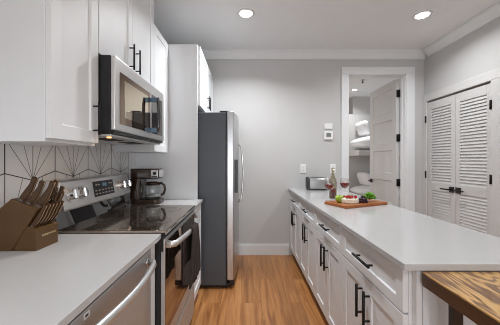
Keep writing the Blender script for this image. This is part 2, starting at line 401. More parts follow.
def downlight(x, y, lab, power, rr=.06, trim=.086, spread=2.45):
    t = thing('ceiling_downlight', lab, 'ceiling light', (x, y, CEIL), 0, 'recessed ceiling lights')
    MB().lathe([(rr, CEIL-.002), (rr+.004, CEIL-.007), (trim-.01, CEIL-.007), (trim, CEIL), (rr, CEIL)], (x, y, 0), 32).build('trim_ring', 'white', t)
    MB().cyl((x, y, CEIL-.004), (x, y, CEIL-.0005), rr, n=32).build('lens', 'lamp', t)
    if power:
        l = area('downlight_lamp', (x, y, CEIL-.012), (0, 0, 0), rr*1.9, rr*1.9, power, (.95, .975, 1), 'DISK', spread)
    return t
downlight(0, 2.50, 'round recessed ceiling light above the aisle floor', DOWNLIGHT_W*1.7, spread=2.45)
downlight(1.756, 2.53, 'round recessed ceiling light near the closet doors', DOWNLIGHT_W*.85, spread=2.6)
downlight(0, .75, 'round recessed ceiling light over the aisle, overhead of the viewer', DOWNLIGHT_W*.30, spread=1.6)  # overhead lamp out of view, added as a light source
downlight(1.756, .75, 'round recessed ceiling light over the wooden table', DOWNLIGHT_W*.4, spread=3.0)  # also out of view, added for its light
downlight(0, -1.4, 'round recessed ceiling light behind the viewer on the left', DOWNLIGHT_W*1.05, spread=2.4)  # unseen lamp behind the camera, added to light the kitchen
downlight(1.756, -1.4, 'round recessed ceiling light behind the viewer on the right', DOWNLIGHT_W*1.05, spread=2.4)  # its unseen pair on the right, likewise added for light
downlight(2.22, 5.2, 'small recessed ceiling light in the bedroom beyond', BEDROOM_W, .045, .07)

# ------------------------------------------------------------------ bedroom door (open)
d1 = sthing('door_1', 'open pale grey five-panel door hinged into bedroom', 'door', (2.09, WB+T, 0))
def leaf(P, w, h, panels, st=.11, rail=.105, th=.04):
    mb = MB(); ph = (h-rail*(panels+1)-.08)/panels
    O = [(0, 0), (w, 0), (w, h), (0, h)]
    mb.add([P(u, v, -th/2) for u, v in O]+[P(u, v, th/2) for u, v in O], [(0, 1, 5, 4), (1, 2, 6, 5), (2, 3, 7, 6), (3, 0, 4, 7)])
    for sd in (-1, 1):
        z = 0; f = sd*th/2; inn = sd*(th/2-.017)
        def q(a, b, c, d, t0=f): mb.add([P(a, c, t0), P(b, c, t0), P(b, d, t0), P(a, d, t0)], [(0, 1, 2, 3)])
        q(0, st, 0, h); q(w-st, w, 0, h)
        z = 0; q(st, w-st, 0, rail+.08); z = rail+.08
        for i in range(panels):
            a, b, c, d = st, w-st, z, z+ph; s_ = .012
            mb.add([P(a, c, f), P(b, c, f), P(b, d, f), P(a, d, f), P(a+s_, c+s_, inn), P(b-s_, c+s_, inn), P(b-s_, d-s_, inn), P(a+s_, d-s_, inn)],
                   [(4, 5, 6, 7), (0, 1, 5, 4), (1, 2, 6, 5), (2, 3, 7, 6), (3, 0, 4, 7)])
            z += ph; q(st, w-st, z, z+rail if i < panels-1 else h); z += rail
    return mb
YH = WB+T
leaf(lambda u, v, q: (2.106+q, YH+.012+u, v+.01), .75, 2.385, 5).build('door_leaf', 'door', d1)
hy = YH+.012+.75-.06
MB().box(2.074, 2.086, hy-.03, hy+.03, .90, .96).cyl((2.036, hy, .93), (2.076, hy, .93), .009).tube([(2.038, hy, .93), (2.038, hy-.06, .93), (2.038, hy-.11, .93)], .009)\
    .box(2.126, 2.138, hy-.03, hy+.03, .90, .96).build('door_handle', 'hinge', d1, bevel=.002, label='black lever handle')
for z in (2.19, 1.575, .955, .30):
    MB().box(2.088, DX1-.013, YH+.004, YH+.011, z-.05, z+.05).cyl((2.114, YH-.008, z-.052), (2.114, YH-.008, z+.052), .009)\
        .box(DX1-.016, DX1-.011, YH-.045, YH+.0, z-.05, z+.05).build('hinge', 'hinge', d1, label='black butt hinge')

# ------------------------------------------------------------------ louvered closet doors
def louver(name, lab, y0, y1, hinge_y, hy, dirn):
    t = sthing(name, lab, 'door', (WR+.01, (y0+y1)/2, 0))
    x0, x1 = WR+.002, WR+.036; st = .058
    zr = [(.012, .20), (.885, .985), (1.918, 2.018)]
    f = MB().box(x0, x1, y0, y0+st, .012, 2.018).box(x0, x1, y1-st, y1, .012, 2.018)
    for a, b in zr: f.box(x0, x1, y0+st, y1-st, a, b)
    f.build('frame', 'door', t, bevel=.002)
    for a, b in ((.20, .885), (.985, 1.918)):
        m = MB(); n = round((b-a)/.0345); p = (b-a)/n
        for i in range(n):
            zc = a+p*(i+.5); th = .005; k = .017
            # slat sloping outward and down
            hh = p*.47
            m.prism([(x0+.001, zc-hh), (x0+.006, zc-hh-.002), (x0+.019, zc+hh-.002), (x0+.014, zc+hh)], 'Y', y0+st, y1-st)
        m.build('louver_panel', 'door', t)
    MB().box(x1-.002, x1+.004, y0+st, y1-st, .2, 1.918).build('backing', 'door', t)
    h = MB().box(WR-.008, x0, hy-.033, hy+.033, .892, .958)
    h.cyl((WR-.05, hy, .925), (WR-.006, hy, .925), .010)
    h.tube([(WR-.048, hy-dirn*.012, .925), (WR-.048, hy+dirn*.05, .925), (WR-.046, hy+dirn*.115, .925)], .0085)
    h.build('door_handle', 'hinge', t, bevel=.002, label='black lever handle')
    for z in (1.80, 1.08, .28):
        MB().cyl((WR-.026, hinge_y, z-.046), (WR-.026, hinge_y, z+.046), .0065).box(WR-.024, WR-.0195, hinge_y-.012, hinge_y+.012, z-.044, z+.044)\
            .build('hinge', 'hinge', t, label='black hinge')
    return t
YC = 2.893
louver('door_2', 'louvered closet door nearest the bedroom doorway', YC+.002, CY1-.003, CY1+.006, YC+.045, 1)
louver('door_3', 'louvered closet door farther from the bedroom doorway', CY0+.003, YC-.002, CY0-.006, YC-.045, -1)

# ------------------------------------------------------------------ thermostat, outlets
t = thing('thermostat', 'square white thermostat with grey screen on far wall', 'thermostat', (1.096, WB, 1.55))
MB().box(1.04, 1.155, WB-.024, WB, 1.54, 1.65).build('housing', 'white', t, bevel=.006)
MB().box(1.068, 1.127, WB-.027, WB-.024, 1.575, 1.628).build('screen', 'lcd', t)
o = MB().box(1.045, 1.15, WB-.018, WB, 1.685, 1.755).box(1.055, 1.14, WB-.020, WB-.018, 1.718, 1.722).build('door_chime', 'white', bevel=.004)
tag(o, 'small white rectangular wall box above the thermostat', 'wall sensor')
def outlet(x, z, lab):
    t = thing('wall_outlet', lab, 'outlet', (x, WB, z-.06), 0, 'white wall plates on the far wall')
    MB().box(x-.037, x+.037, WB-.007, WB, z-.06, z+.06).build('cover_plate', 'white', t, bevel=.003)
    for dz in (-.021, .021): MB().box(x-.016, x+.016, WB-.010, WB-.007, z+dz-.014, z+dz+.014).box(x-.008, x-.005, WB-.0105, WB-.009, z+dz-.005, z+dz+.006, 1).box(x+.005, x+.008, WB-.0105, WB-.009, z+dz-.005, z+dz+.006, 1).build('socket', ['white', 'seam'], t, bevel=.001)
outlet(.762, 1.152, 'white wall outlet above the chrome toaster, left of the other')
outlet(1.160, 1.152, 'white wall outlet between the wine bottle and doorway casing')

# ------------------------------------------------------------------ tiled backsplash
ZT = 1.332
bs = MB().box(WL, WL+.008, -.6, 2.405, .893, 1.40)
GX = WL+.0086
def line(y0, z0, y1, z1, wdt):
    a = Vector((y0, z0)); b = Vector((y1, z1))
    # clip to the visible band
    for _ in range(2):
        if a.y > b.y: a, b = b, a
        if b.y > 1.399 and b.y != a.y: k = (1.399-a.y)/(b.y-a.y); b = a+(b-a)*k
        if a.y < .895 and b.y != a.y: k = (.895-a.y)/(b.y-a.y); a = a+(b-a)*k
    if b.y <= .895 or a.y >= 1.399 or min(a.x, b.x) < -.59 or max(a.x, b.x) > 2.403: return
    d = (b-a).normalized(); nrm = Vector((-d.y, d.x))*wdt/2
    P = [a-nrm, b-nrm, b+nrm, a+nrm]
    bs.add([(GX, p.x, p.y) for p in P], [(0, 1, 2, 3)], 1)
PW = .291; Y0 = 1.3925
for row in range(-2, 1):
    za = 1.165+row*.285                    # lower point of the tile row
    top = za+.285+.040 if row < 0 else 1.50
    for k in range(-8, 6):
        yc = Y0+PW*(k+.5)+(PW/2 if row % 2 else 0)
        sh = za+.040                      # shoulder height
        # sides
        line(yc-PW/2, sh, yc-PW/2, za+.285 if row < 0 else 1.5, .0055)
        line(yc-PW/2, sh, yc, za, .0042); line(yc+PW/2, sh, yc, za, .0042)
        # rays
        for dx in (-.74, -.30, 0, .30, .74):
            if row == 0: line(yc, za, yc+dx*.3, za+.3, .0027 if dx else .0034)
            else:
                L_ = .285+.040*(1-min(1, abs(dx*.29)/(PW/2))) if abs(dx*.29) < PW/2 else PW/2/abs(dx)
                if abs(dx*L_) > PW/2: L_ = PW/2/abs(dx)
                line(yc, za, yc+dx*L_, za+L_, .0027 if dx else .0034)
grout = mat('black_tile_line', (.02, .02, .02), .5, var=.05)
o = bs.build('tile_backsplash', ['quartz_tile', 'g'] if False else [mat('white_tile', (.84, .84, .84), .2, var=.02, vscale=6), grout])
tag(o, 'white tile backsplash with fan patterned black lines behind range', 'backsplash')
o['kind'] = 'structure'

# ------------------------------------------------------------------ cabinetry
def PL(xf, th=.02):     # faces +X (left run) : w -> x
    return lambda u, v, q: (xf-th+q, u, v)
def PR(xf, th=.02):     # faces -X (peninsula)
    return lambda u, v, q: (xf+th-q, u, v)
def handle_v(parent, x, y, z0, z1, s, r=.0055):
    """vertical bar pull: x of door face, s = +1 sticks out to +X"""
    xb = x+s*.029
    m = MB().tube([(xb, y, z0), (xb, y, z1)], r, 12)
    for z in (z0+.022, z1-.022): m.tube([(x, y, z), (xb, y, z)], r*.75, 8)
    return m.build('handle', 'matte', parent, label='matte black bar pull')
def handle_h(parent, x, y0, y1, z, s, r=.0055):
    xb = x+s*.029
    m = MB().tube([(xb, y0, z), (xb, y1, z)], r, 12)
    for y in (y0+.022, y1-.022): m.tube([(x, y, z), (xb, y, z)], r*.75, 8)
    return m.build('handle', 'matte', parent, label='matte black bar pull')

XU = -.735      # upper door face
def upper(lab, y0, y1, z0, z1, doors, xf=XU, zd0=None):
    """doors: list of (ya, yb, handle_y, hz0, hz1)"""
    t = thing('wall_cabinet', lab, 'cabinet', (WL, (y0+y1)/2, z0), 0, 'white wall cabinets over the left counter')
    MB().box(WL+.0005, xf-.0205, y0+.0005, y1-.0005, z0, z1).build('body', 'cab', t, bevel=.001)
    for ya, yb, hy_, h0, h1 in doors:
        d = MB().shaker(PL(xf), ya, yb, zd0 or z0+.004, z1-.008, st=.058).build('door', 'cab', t, bevel=.0012)
        handle_v(d, xf, hy_, h0, h1, 1)
    return t
upper('tall white shaker wall cabinet left of the microwave', .952, 1.268, 1.334, 2.62, [(.957, 1.265, 1.222, 1.385, 1.545)], zd0=1.347)
upper('white double-door wall cabinet above the microwave', 1.268, 2.030, 1.797, 2.62, [(1.2715, 1.648, 1.605, 1.835, 1.995), (1.651, 2.027, 1.694, 1.835, 1.995)], zd0=1.80)
upper('narrow white wall cabinet between microwave and tall panel', 2.030, 2.408, 1.332, 2.366, [(2.033, 2.406, 2.066, 1.396, 1.556)])
o = MB().box(WL+.0005, -.463, 2.41, 2.43, 0, 2.366).build('fridge_side_panel', 'cab', bevel=.0015)
tag(o, 'tall white panel standing between coffee maker counter and refrigerator', 'panel')
t = thing('refrigerator_cabinet', 'white two-door cabinet above the refrigerator', 'cabinet', (WL, 2.9, 1.786))
MB().box(WL+.0005, -.461, 2.4315, WB-.0045, 1.786, 2.366).build('body', 'cab', t, bevel=.001)
for ya, yb, hy_ in ((2.433, 2.909, 2.868), (2.912, WB-.008, 2.953)):
    d = MB().shaker(PL(-.440), ya, yb, 1.788, 2.358, st=.058).build('door', 'cab', t, bevel=.0012)
    handle_v(d, -.440, hy_, 1.84, 1.985, 1)

# base units of left run
ZC0, ZC1 = .868, .893
o = MB().box(WL+.0085, -.427, -.6, 1.281, ZC0, ZC1).build('worktop', 'quartz', bevel=.002)
tag(o, 'white quartz counter with knife block, above the dishwasher', 'countertop')
o = MB().box(WL+.0085, -.411, 2.033, 2.4085, ZC0, ZC1).build('worktop', 'quartz', bevel=.002)
tag(o, 'short white quartz counter under the coffee maker', 'countertop')
t = thing('base_cabinet', 'white base cabinet under the near end of left counter', 'cabinet', (WL, 0, 0))
MB().box(WL+.001, -.475, -.6, .598, .10, ZC0).box(WL+.001, -.53, -.6, .598, 0, .10).build('body', 'cab', t)
for a, b, h_ in ((-.597, -.202, -.25), (-.198, .197, -.15), (.203, .595, .55)):
    d = MB().shaker(PL(-.455), a, b, .105, .685).build('door', 'cab', t, bevel=.0012); handle_v(d, -.455, h_, .50, .66, 1)
    d = MB().shaker(PL(-.455), a, b, .692, .860, st=.045).build('drawer', 'cab', t, bevel=.0012); handle_h(d, -.455, (a+b)/2-.08, (a+b)/2+.08, .776, 1)
o = MB().box(WL+.001, -.458, 1.222, 1.278, 0, ZC0).build('filler_panel', 'cab')
tag(o, 'narrow white filler panel between dishwasher and range', 'panel')
t = thing('base_cabinet', 'narrow white base cabinet between range and refrigerator', 'cabinet', (WL, 2.2, 0))
MB().box(WL+.001, -.446, 2.038, 2.408, .10, ZC0).box(WL+.001, -.53, 2.038, 2.408, 0, .10).build('body', 'cab', t)
d = MB().shaker(PL(-.425), 2.041, 2.405, .105, .685).build('door', 'cab', t, bevel=.0012)
d = MB().shaker(PL(-.425), 2.041, 2.405, .692, .860, st=.045).build('drawer', 'cab', t, bevel=.0012)

# dishwasher
t = thing('dishwasher', 'stainless steel dishwasher under the left counter', 'dishwasher', (-.75, .91, 0))
MB().box(WL+.02, -.478, .604, 1.218, .10, .858).build('body', 'black', t)
MB().box(-.478, -.455, .606, 1.216, .115, .838).build('door', 'dwsteel', t, bevel=.003)
MB().box(-.478, -.462, .606, 1.216, .840, .858).build('control_strip', 'glassblk', t)
hp = [(-.455, .665, .795), (-.425, .675, .793)]+[(-.418+.022*math.sin(PI*i/12), .69+.46*i/12, .790) for i in range(13)]+[(-.425, 1.165, .793), (-.455, 1.175, .795)]
MB().tube(hp, .0175, 12, flat=.7).build('handle', 'barsteel', t)
for y in (.668, 1.172): MB().cyl((-.455, y, .795), (-.447, y, .795), .021, n=20).build('handle_mount', 'steelh', t)
MB().box(-.4552, -.4542, .712, .738, .812, .830).box(-.4542, -.4538, .718, .732, .817, .824, 1).build('badge', ['white', 'seam'], t, label='small white badge')
MB().box(-.53, -.50, .604, 1.218, 0, .10).build('toe_kick', 'black', t)

# ------------------------------------------------------------------ range
RY0, RY1 = 1.285, 2.028
t = thing('range', 'stainless steel electric range with black glass cooktop', 'stove', (-.72, 1.65, 0))
MB().box(-1.035, -.435, RY0, RY1, .02, .893).box(-.96, -.50, RY0+.03, RY1-.03, 0, .02).build('body', 'black', t, bevel=.002)
ck = MB().box(-.985, -.404, RY0, RY1, .893, .907).build('cooktop', 'cookglass', t, bevel=.004)
MB().box(-.408, -.4035, RY0+.001, RY1-.001, .887, .894).build('cooktop_trim', 'steel', t)
for (x, y, r) in ((-.55, 1.49, .105), (-.80, 1.50, .075), (-.55, 1.84, .075), (-.80, 1.84, .10)):
    MB().lathe([(r, .9071), (r, .9074), (r+.003, .9074), (r+.003, .9071)], (x, y, 0), 48).lathe([(r*.6, .9071), (r*.6, .9073), (r*.6+.002, .9073), (r*.6+.002, .9071)], (x, y, 0), 40).build('burner', 'burner', ck)
# backguard
MB().prism([(-1.040, .893), (-.955, .907), (-.975, 1.005), (-1.040, 1.005)], 'Y', RY0+.004, RY1-.004).build('backguard_base', 'glassblk', t)
bgp = [(-1.042, 1.005), (-.925, 1.000), (-.920, 1.012), (-.945, 1.150), (-.955, 1.158), (-1.042, 1.158)]
bg_ = MB().prism(bgp, 'Y', RY0, RY1).build('control_panel', 'steel', t, bevel=.003)
MB().prism([(a-.001, b) for a, b in bgp], 'Y', RY1, RY1+.004).build('end_cap', 'black', t)
nx, nz = .983, .180       # panel normal in x, z
def onp(f): return (-.920-.025*f, 1.012+.138*f)
def pbox(y0, y1, f0, f1, d, mname, name, par, mi=0):
    (xa, za), (xb, zb) = onp(f0), onp(f1)
    return MB().prism([(xa-.003, za), (xa+nx*d, za+nz*d), (xb+nx*d, zb+nz*d), (xb-.003, zb)], 'Y', y0, y1).build(name, mname, par, bevel=.001)
disp = pbox(1.555, 1.785, .18, .86, .003, 'black', 'display_panel', bg_)
pbox(1.650, 1.700, .60, .76, .0045, 'display', 'clock', disp)
mk = MB()
for i in range(6):
    for f in (.30, .45):
        (xa, za) = onp(f); y = 1.575+i*.036; mk = MB()
        mk.obox((xa+nx*.0036, y, za+nz*.0036), (nx, 0, nz), (0, 1, 0), (-nz, 0, nx), .0008, .009, .0035).build('button', 'mark', disp)
for y in (1.585, 1.61, 1.735, 1.76):
    (xa, za) = onp(.70); mk = MB(); mk.obox((xa+nx*.0036, y, za+nz*.0036), (nx, 0, nz), (0, 1, 0), (-nz, 0, nx), .0008, .008, .0035).build('button', 'mark', disp)
for y in (1.345, 1.425, 1.885, 1.965):
    (xa, za) = onp(.50); a = Vector((xa, y, za)); n_ = Vector((nx, 0, nz))
    k = MB().cyl(a, a+n_*.010, .036, n=28).cyl(a+n_*.010, a+n_*.036, .029, r1=.026, n=28)
    k.obox(a+n_*.036, (nx, 0, nz), (0, 1, 0), (-nz, 0, nx), .006, .006, .025)
    k.build('knob', 'steelh', bg_, bevel=.001)
# oven door
MB().box(-.435, -.4185, RY0+.002, RY1-.002, .80, .886).build('vent_strip', 'black', t)
od = MB().box(-.433, -.412, RY0+.003, RY1-.003, .285, .862).build('oven_door', 'dwsteel', t, bevel=.003)
MB().box(-.4125, -.4095, RY0+.006, RY1-.006, .370, .846).build('oven_window', 'ovenglass', od, bevel=.001)
hp = [(-.41, RY0+.03, .828), (-.382, RY0+.033, .828)]+[(-.368+.030*math.sin(PI*i/14), RY0+.045+.655*i/14, .828) for i in range(15)]+[(-.382, RY1-.033, .828), (-.41, RY1-.03, .828)]
MB().tube(hp, .0165, 12, flat=.7).build('handle', 'barsteel', od, label='bowed steel handle')
for y in (RY0+.03, RY1-.03): MB().box(-.412, -.385, y-.014, y+.014, .812, .846).build('handle_mount', 'steelh', od, bevel=.004)
MB().box(-.433, -.412, RY0+.003, RY1-.003, .06, .272).build('drawer', 'dwsteel', t, bevel=.003)
# towel over the oven handle
m = MB(); nu, nv = 18, 26; vs = []
for j in range(nv+1):
    s_ = j/nv
    for i in range(nu+1):
        u = i/nu; s2 = min(1, abs(s_-.5)/.46); wd = .12+.17*s2**.7; y = 1.625+(u-.5)*wd
        bow = .030*math.sin(PI*(y-RY0-.045)/.655); xb = -.368+bow
        if s_ < .46: z = .515+(.838-.515)*(s_/.46); x = xb+.0185
        elif s_ < .54:
            a = (s_-.46)/.08*PI; x = xb+.0185*math.cos(a); z = .838+.014*math.sin(a)
        else: z = .838-(s_-.54)/.46*.20; x = xb-.0185
        amp = min(1, max(0, (.84-z)/.2))
        f = (.007*math.sin(u*17)+.003*math.sin(u*31+1))*amp
        if s_ > .5: f *= .35
        pin = (1-.20*amp*0)
        vs.append((x+abs(f)*(1 if s_ < .5 else .3), y+(u-.5)*.02*amp, z+.004*math.sin(u*9)*amp))
fs = [(j*(nu+1)+i, j*(nu+1)+i+1, (j+1)*(nu+1)+i+1, (j+1)*(nu+1)+i) for j in range(nv) for i in range(nu)]
m.add(vs, fs, 0, True)
tag(m.build('dish_towel', 'towel', solid=.004), 'dark brown dish towel hanging over the oven handle', 'towel')

# ------------------------------------------------------------------ microwave
MY0, MY1 = 1.2725, 2.026
t = thing('microwave', 'stainless steel over-the-range microwave under wall cabinet', 'microwave', (-.85, 1.65, 1.385))
bd = MB().box(WL+.009, -.680, MY0, MY1, 1.396, 1.792).build('body', 'black', t, bevel=.002)
md = MB().box(-.680, -.655, MY0+.001, MY1-.001, 1.415, 1.790).build('door', 'steel', t, bevel=.006, seg=3)
MB().box(-.656, -.6525, 1.318, 1.735, 1.452, 1.722).build('window_frame', 'mwframe', md, bevel=.001)
MB().box(-.653, -.6512, 1.362, 1.69, 1.490, 1.690).build('window', 'mwglass', md)
MB().box(-.656, -.6525, 1.765, 1.975, 1.452, 1.722).build('control_panel', 'glassblk', md, bevel=.001)
for z in (1.470, 1.678): MB().box(-.655, -.600, 1.738, 1.752, z-.016, z+.016).build('handle_mount', 'bluefilm', md, bevel=.003)
MB().tube([(-.606, 1.745, 1.458), (-.600, 1.745, 1.50), (-.597, 1.745, 1.575), (-.600, 1.745, 1.65), (-.606, 1.745, 1.692)], .0105, 12, flat=1.1).build('handle', 'darkbar', md)
MB().box(-.690, -.664, MY0+.004, MY1-.004, 1.399, 1.415).build('vent_strip', 'black', t)
MB().box(-1.03, -.682, MY0+.008, MY1-.008, 1.386, 1.396).build('bottom_plate', 'barsteel', t, bevel=.002)
for y in (1.50, 1.80):
    m = MB()
    for i in range(9): m.box(-.86+i*.012, -.853+i*.012, y-.09, y+.09, 1.383, 1.386)
    m.build('grease_filter', 'seam', t)
MB().cyl((-.725, 1.345, 1.381), (-.725, 1.345, 1.3865), .011).build('cooktop_lamp', 'warm', t, label='small glowing amber lamp')
area('cooktop_lamp_light', (-.725, 1.345, 1.378), (0, 0, 0), .03, .03, .25, (1, .62, .3), 'DISK')

# ------------------------------------------------------------------ refrigerator
FY0, FY1 = 2.492, 3.385
t = thing('refrigerator', 'side-by-side steel refrigerator with dark grey side', 'refrigerator', (-.55, 2.94, 0))
MB().box(-1.0, -.198, FY0, FY1, .035, 1.735).build('cabinet', 'fridge_side', t, bevel=.006)
MB().box(-.198, -.186, FY0+.012, FY1-.012, .05, 1.725).build('gasket', 'black', t)
for y in (FY0+.005, FY1-.09): MB().box(-.26, -.16, y, y+.085, 1.735, 1.752).build('hinge_cover', 'black', t, bevel=.004)
def fdoor(y0, y1, full0, full1):
    # door front gently bowed across the whole width
    pts = []; n = 12; ym = (full0+full1)/2; hw = (full1-full0)/2
    for i in range(n+1):
        y = y0+(y1-y0)*i/n; k = (y-ym)/hw
        pts.append((-.124+.040*(1-k*k), y))
    poly = [(-.186, y0)]+pts+[(-.186, y1)]
    return MB().prism([(a, b) for a, b in poly], 'Z', .085, 1.742, smooth=False)
YM = 2.875
for k, (a, b) in enumerate(((FY0, YM-.002), (YM+.002, FY1))):
    d = fdoor(a, b, FY0, FY1).build('door', 'fridge_door', t, bevel=.006, seg=3)
    y = YM-.045 if k == 0 else YM+.045
    xs = -.086
    if k == 0:
        MB().box(-.112, xs-.001, 2.60, 2.77, .93, 1.27).build('water_dispenser', 'black', d, bevel=.003)
    pts = [(xs, y, .80), (xs+.028, y, .815), (xs+.042, y, .90), (xs+.052, y, 1.05), (xs+.055, y, 1.12), (xs+.052, y, 1.19), (xs+.042, y, 1.34), (xs+.028, y, 1.425), (xs, y, 1.44)]
    MB().tube(pts, .010, 12, flat=1.2).build('handle', 'steelh', d, label='bowed steel handle')
MB().box(-.96, -.17, FY0+.02, FY1-.02, .012, .05).box(-.17, -.115, FY0+.02, FY1-.02, .03, .075).build('base_grille', 'black', t, bevel=.003)
for y in (FY0+.04, FY1-.04): MB().cyl((-.20, y-.015, .02), (-.20, y+.015, .02), .02).build('wheel', 'black', t)

# ------------------------------------------------------------------ coffee maker
cx, cy, cz = -.86, 2.20, .893
t = thing('coffee_maker', 'brown drip coffee maker with glass carafe on short counter', 'coffee maker', (cx, cy, cz))
def rbox(m, x0, x1, y0, y1, z0, z1, r=.03, n=5):
    pts = []
    for (px_, py_, a0) in ((x1-r, y1-r, 0), (x0+r, y1-r, PI/2), (x0+r, y0+r, PI), (x1-r, y0+r, 1.5*PI)):
        for i in range(n+1): a = a0+PI/2*i/n; pts.append((px_+r*math.cos(a), py_+r*math.sin(a)))
    return m.prism(pts, 'Z', z0, z1)
rbox(MB(), -.98, -.725, cy-.085, cy+.085, cz, cz+.040, .05, 7).build('base', 'coffee', t, bevel=.006)
rbox(MB(), -.98, -.885, cy-.085, cy+.085, cz+.040, cz+.215, .03).build('tank', 'coffee', t, bevel=.004)
rbox(MB(), -.98, -.735, cy-.085, cy+.085, cz+.215, cz+.300, .05, 7).build('brew_head', 'coffee', t, bevel=.008)
MB().cyl((-.806, cy, cz+.040), (-.806, cy, cz+.046), .062, n=28).build('warming_plate', 'black', t)
cp = MB().box(-.790, -.733, cy-.0895, cy-.0845, cz+.228, cz+.290).box(-.735, -.7305, cy-.05, cy+.05, cz+.228, cz+.290).build('control_face', 'silver', t, bevel=.002)
MB().cyl((-.760, cy-.094, cz+.262), (-.760, cy-.089, cz+.262), .014, n=16).box(-.785, -.738, cy-.0905, cy-.089, cz+.232, cz+.240).build('buttons', 'black', cp)
cf = MB().lathe([(0, .047), (.058, .047), (.067, .065), (.068, .12), (.060, .155), (.052, .172), (.050, .172), (.058, .155), (.0655, .12), (.0645, .066), (.056, .050), (0, .050)], (-.806, cy, cz), 32).build('carafe', 'carafe', t)
MB().lathe([(0, .186), (.040, .186), (.053, .180), (.054, .170), (0, .170)], (-.806, cy, cz), 28).lathe([(.0545, .158), (.0605, .157), (.0605, .166), (.0545, .168)], (-.806, cy, cz), 28).build('lid', 'coffee', cf)
MB().tube([(-.750, cy-.01, cz+.172), (-.722, cy-.02, cz+.174), (-.698, cy-.03, cz+.160), (-.692, cy-.03, cz+.12), (-.704, cy-.025, cz+.085), (-.728, cy-.015, cz+.075)], .011, 10, flat=.8).build('handle', 'coffee', cf)
MB().lathe([(0, .052), (.0555, .052), (.0625, .066), (.0625, .070), (0, .070)], (-.806, cy, cz), 28).build('coffee_residue', 'silver', cf)
m = MB().tube([(-.978, 2.16, .925), (-1.0, 2.12, .91), (-1.005, 2.08, .899), (-1.0, 2.045, .8975)], .0035, 8)
tag(m.build('power_cord', 'black'), 'thin black cord behind the coffee maker by the wall', 'cord')

# ------------------------------------------------------------------ knife block
t = thing('knife_block', 'brown knife block with gold lettering on left counter', 'knife block', (-.93, 1.10, .893))
def kp(px_, py_, s_=246.): return ((px_-246)/s_, 1.262-(py_-160.5)/s_)
b0 = .8932
sl = [(-1.042, b0), (-.952, b0), kp(38, 209), kp(11.7, 198.6), (-1.042, 1.03)]
MB().prism(sl, 'Y', 1.030, 1.150).build('tall_body', 'brownblk', t, bevel=.003)
sm = [(-.950, b0), (-.853, b0), (-.853, .982), (-.896, .995)]
fb = MB().prism(sm, 'Y', 1.033, 1.153).build('front_body', 'brownblk', t, bevel=.002)
tx = bpy.data.curves.new('lettering', 'FONT'); tx.body = 'FARBERWARE'; tx.size = .0125; tx.extrude = .0003; tx.align_x = 'CENTER'
tmp = bpy.data.objects.new('lettering_source', tx); COL.objects.link(tmp); bpy.context.view_layer.update()
lm = bpy.data.meshes.new_from_object(tmp.evaluated_get(bpy.context.evaluated_depsgraph_get())); bpy.data.objects.remove(tmp)
lm.materials.clear(); lm.materials.append(M['gold'])
to = bpy.data.objects.new('lettering', lm); COL.objects.link(to); to.parent = fb
offp = Vector(OFF[fb.name]); to.location = Vector((-.8525, 1.100, .944))-offp; to.rotation_euler = (PI/2, 0, PI/2); to['label'] = 'gold lettering'
def kdir():
    return Vector((.52, 0, .85)).normalized()
KD = kdir()
def knife(lab, p, L_, wd, th, group, curve=.006, blade=.03):
    """handle rises out of the block at p along KD; wide direction lies in the x-z plane"""
    t = thing('kitchen_knife', lab, 'knife', p, 0, group)
    side = Vector((KD.z, 0, -KD.x)); p = Vector(p); n = 8; poly = []; up_, lo_ = [], []
    for i in range(n+1):
        f = i/n; c = p+KD*(L_*f)
        wv = wd*(.40+.12*math.sin(f*PI*1.6)+(.10 if f > .85 else 0))
        bend = side*curve*math.sin(f*PI)
        up_.append(c-side*wv+bend); lo_.append(c+side*wv+bend)
    pts = up_+lo_[::-1]
    MB().prism([(q.x, q.z) for q in pts], 'Y', p.y-th/2, p.y+th/2).build('handle', 'khandle', t, bevel=.002)
    # bright tang line along the handle back
    m = MB(); m.tube([q+side*.0006 for q in lo_], .0011, 6); m.build('tang', 'kedge', t)
    MB().obox(p-KD*.003, KD, side, (0, 1, 0), .006, wd*.42, th*.35).build('bolster', 'steelh', t)
    return t
topA = Vector((kp(11.7, 198.6)[0], 0, kp(11.7, 198.6)[1])); topB = Vector((kp(38, 209)[0], 0, kp(38, 209)[1]))
def onslab(f, y): q = topA+(topB-topA)*f+KD*.005; return (q.x, y, q.z)
knife('large brown-handled chef knife, leftmost in the tall block', onslab(.22, 1.052), .105, .026, .016, 'knives in the tall block')
knife('brown-handled carving knife, second from left in the tall block', onslab(.50, 1.056), .100, .024, .015, 'knives in the tall block')
knife('brown-handled utility knife at the front right of the tall block', onslab(.80, 1.062), .112, .026, .015, 'knives in the tall block')
knife('brown-handled bread knife toward the back of the tall block', onslab(.62, 1.112), .105, .024, .015, 'knives in the tall block')
knife('short brown paring knife at back right of the tall block', onslab(.88, 1.125), .085, .020, .013, 'knives in the tall block')
t = thing('kitchen_scissors', 'brown-handled kitchen scissors at the back of the knife block', 'scissors', onslab(.97, 1.095))
q0 = Vector(onslab(.97, 1.095)); side = Vector((KD.z, 0, -KD.x))
for sgn in (-1, 1):
    ring = [q0+KD*(.052+.028*math.cos(a))+side*(.016*sgn+.012*math.sin(a)) for a in [2*PI*i/14 for i in range(15)]]
    MB().tube(ring, .0042, 8).build('finger_loop', 'khandle', t)
MB().obox(q0+KD*.012, KD, side, (0, 1, 0), .016, .007, .003).build('blade_root', 'steelh', t)
names = ['nearest the camera', 'second from the camera', 'third from the camera', 'fourth from the camera', 'fifth from the camera', 'farthest from the camera']
for i in range(6):
    y = 1.045+i*.0195
    knife('brown-handled steak knife in the lower row, '+names[i], (-.878, y, .992), .104, .017, .010, 'steak knives in the low row', .004)

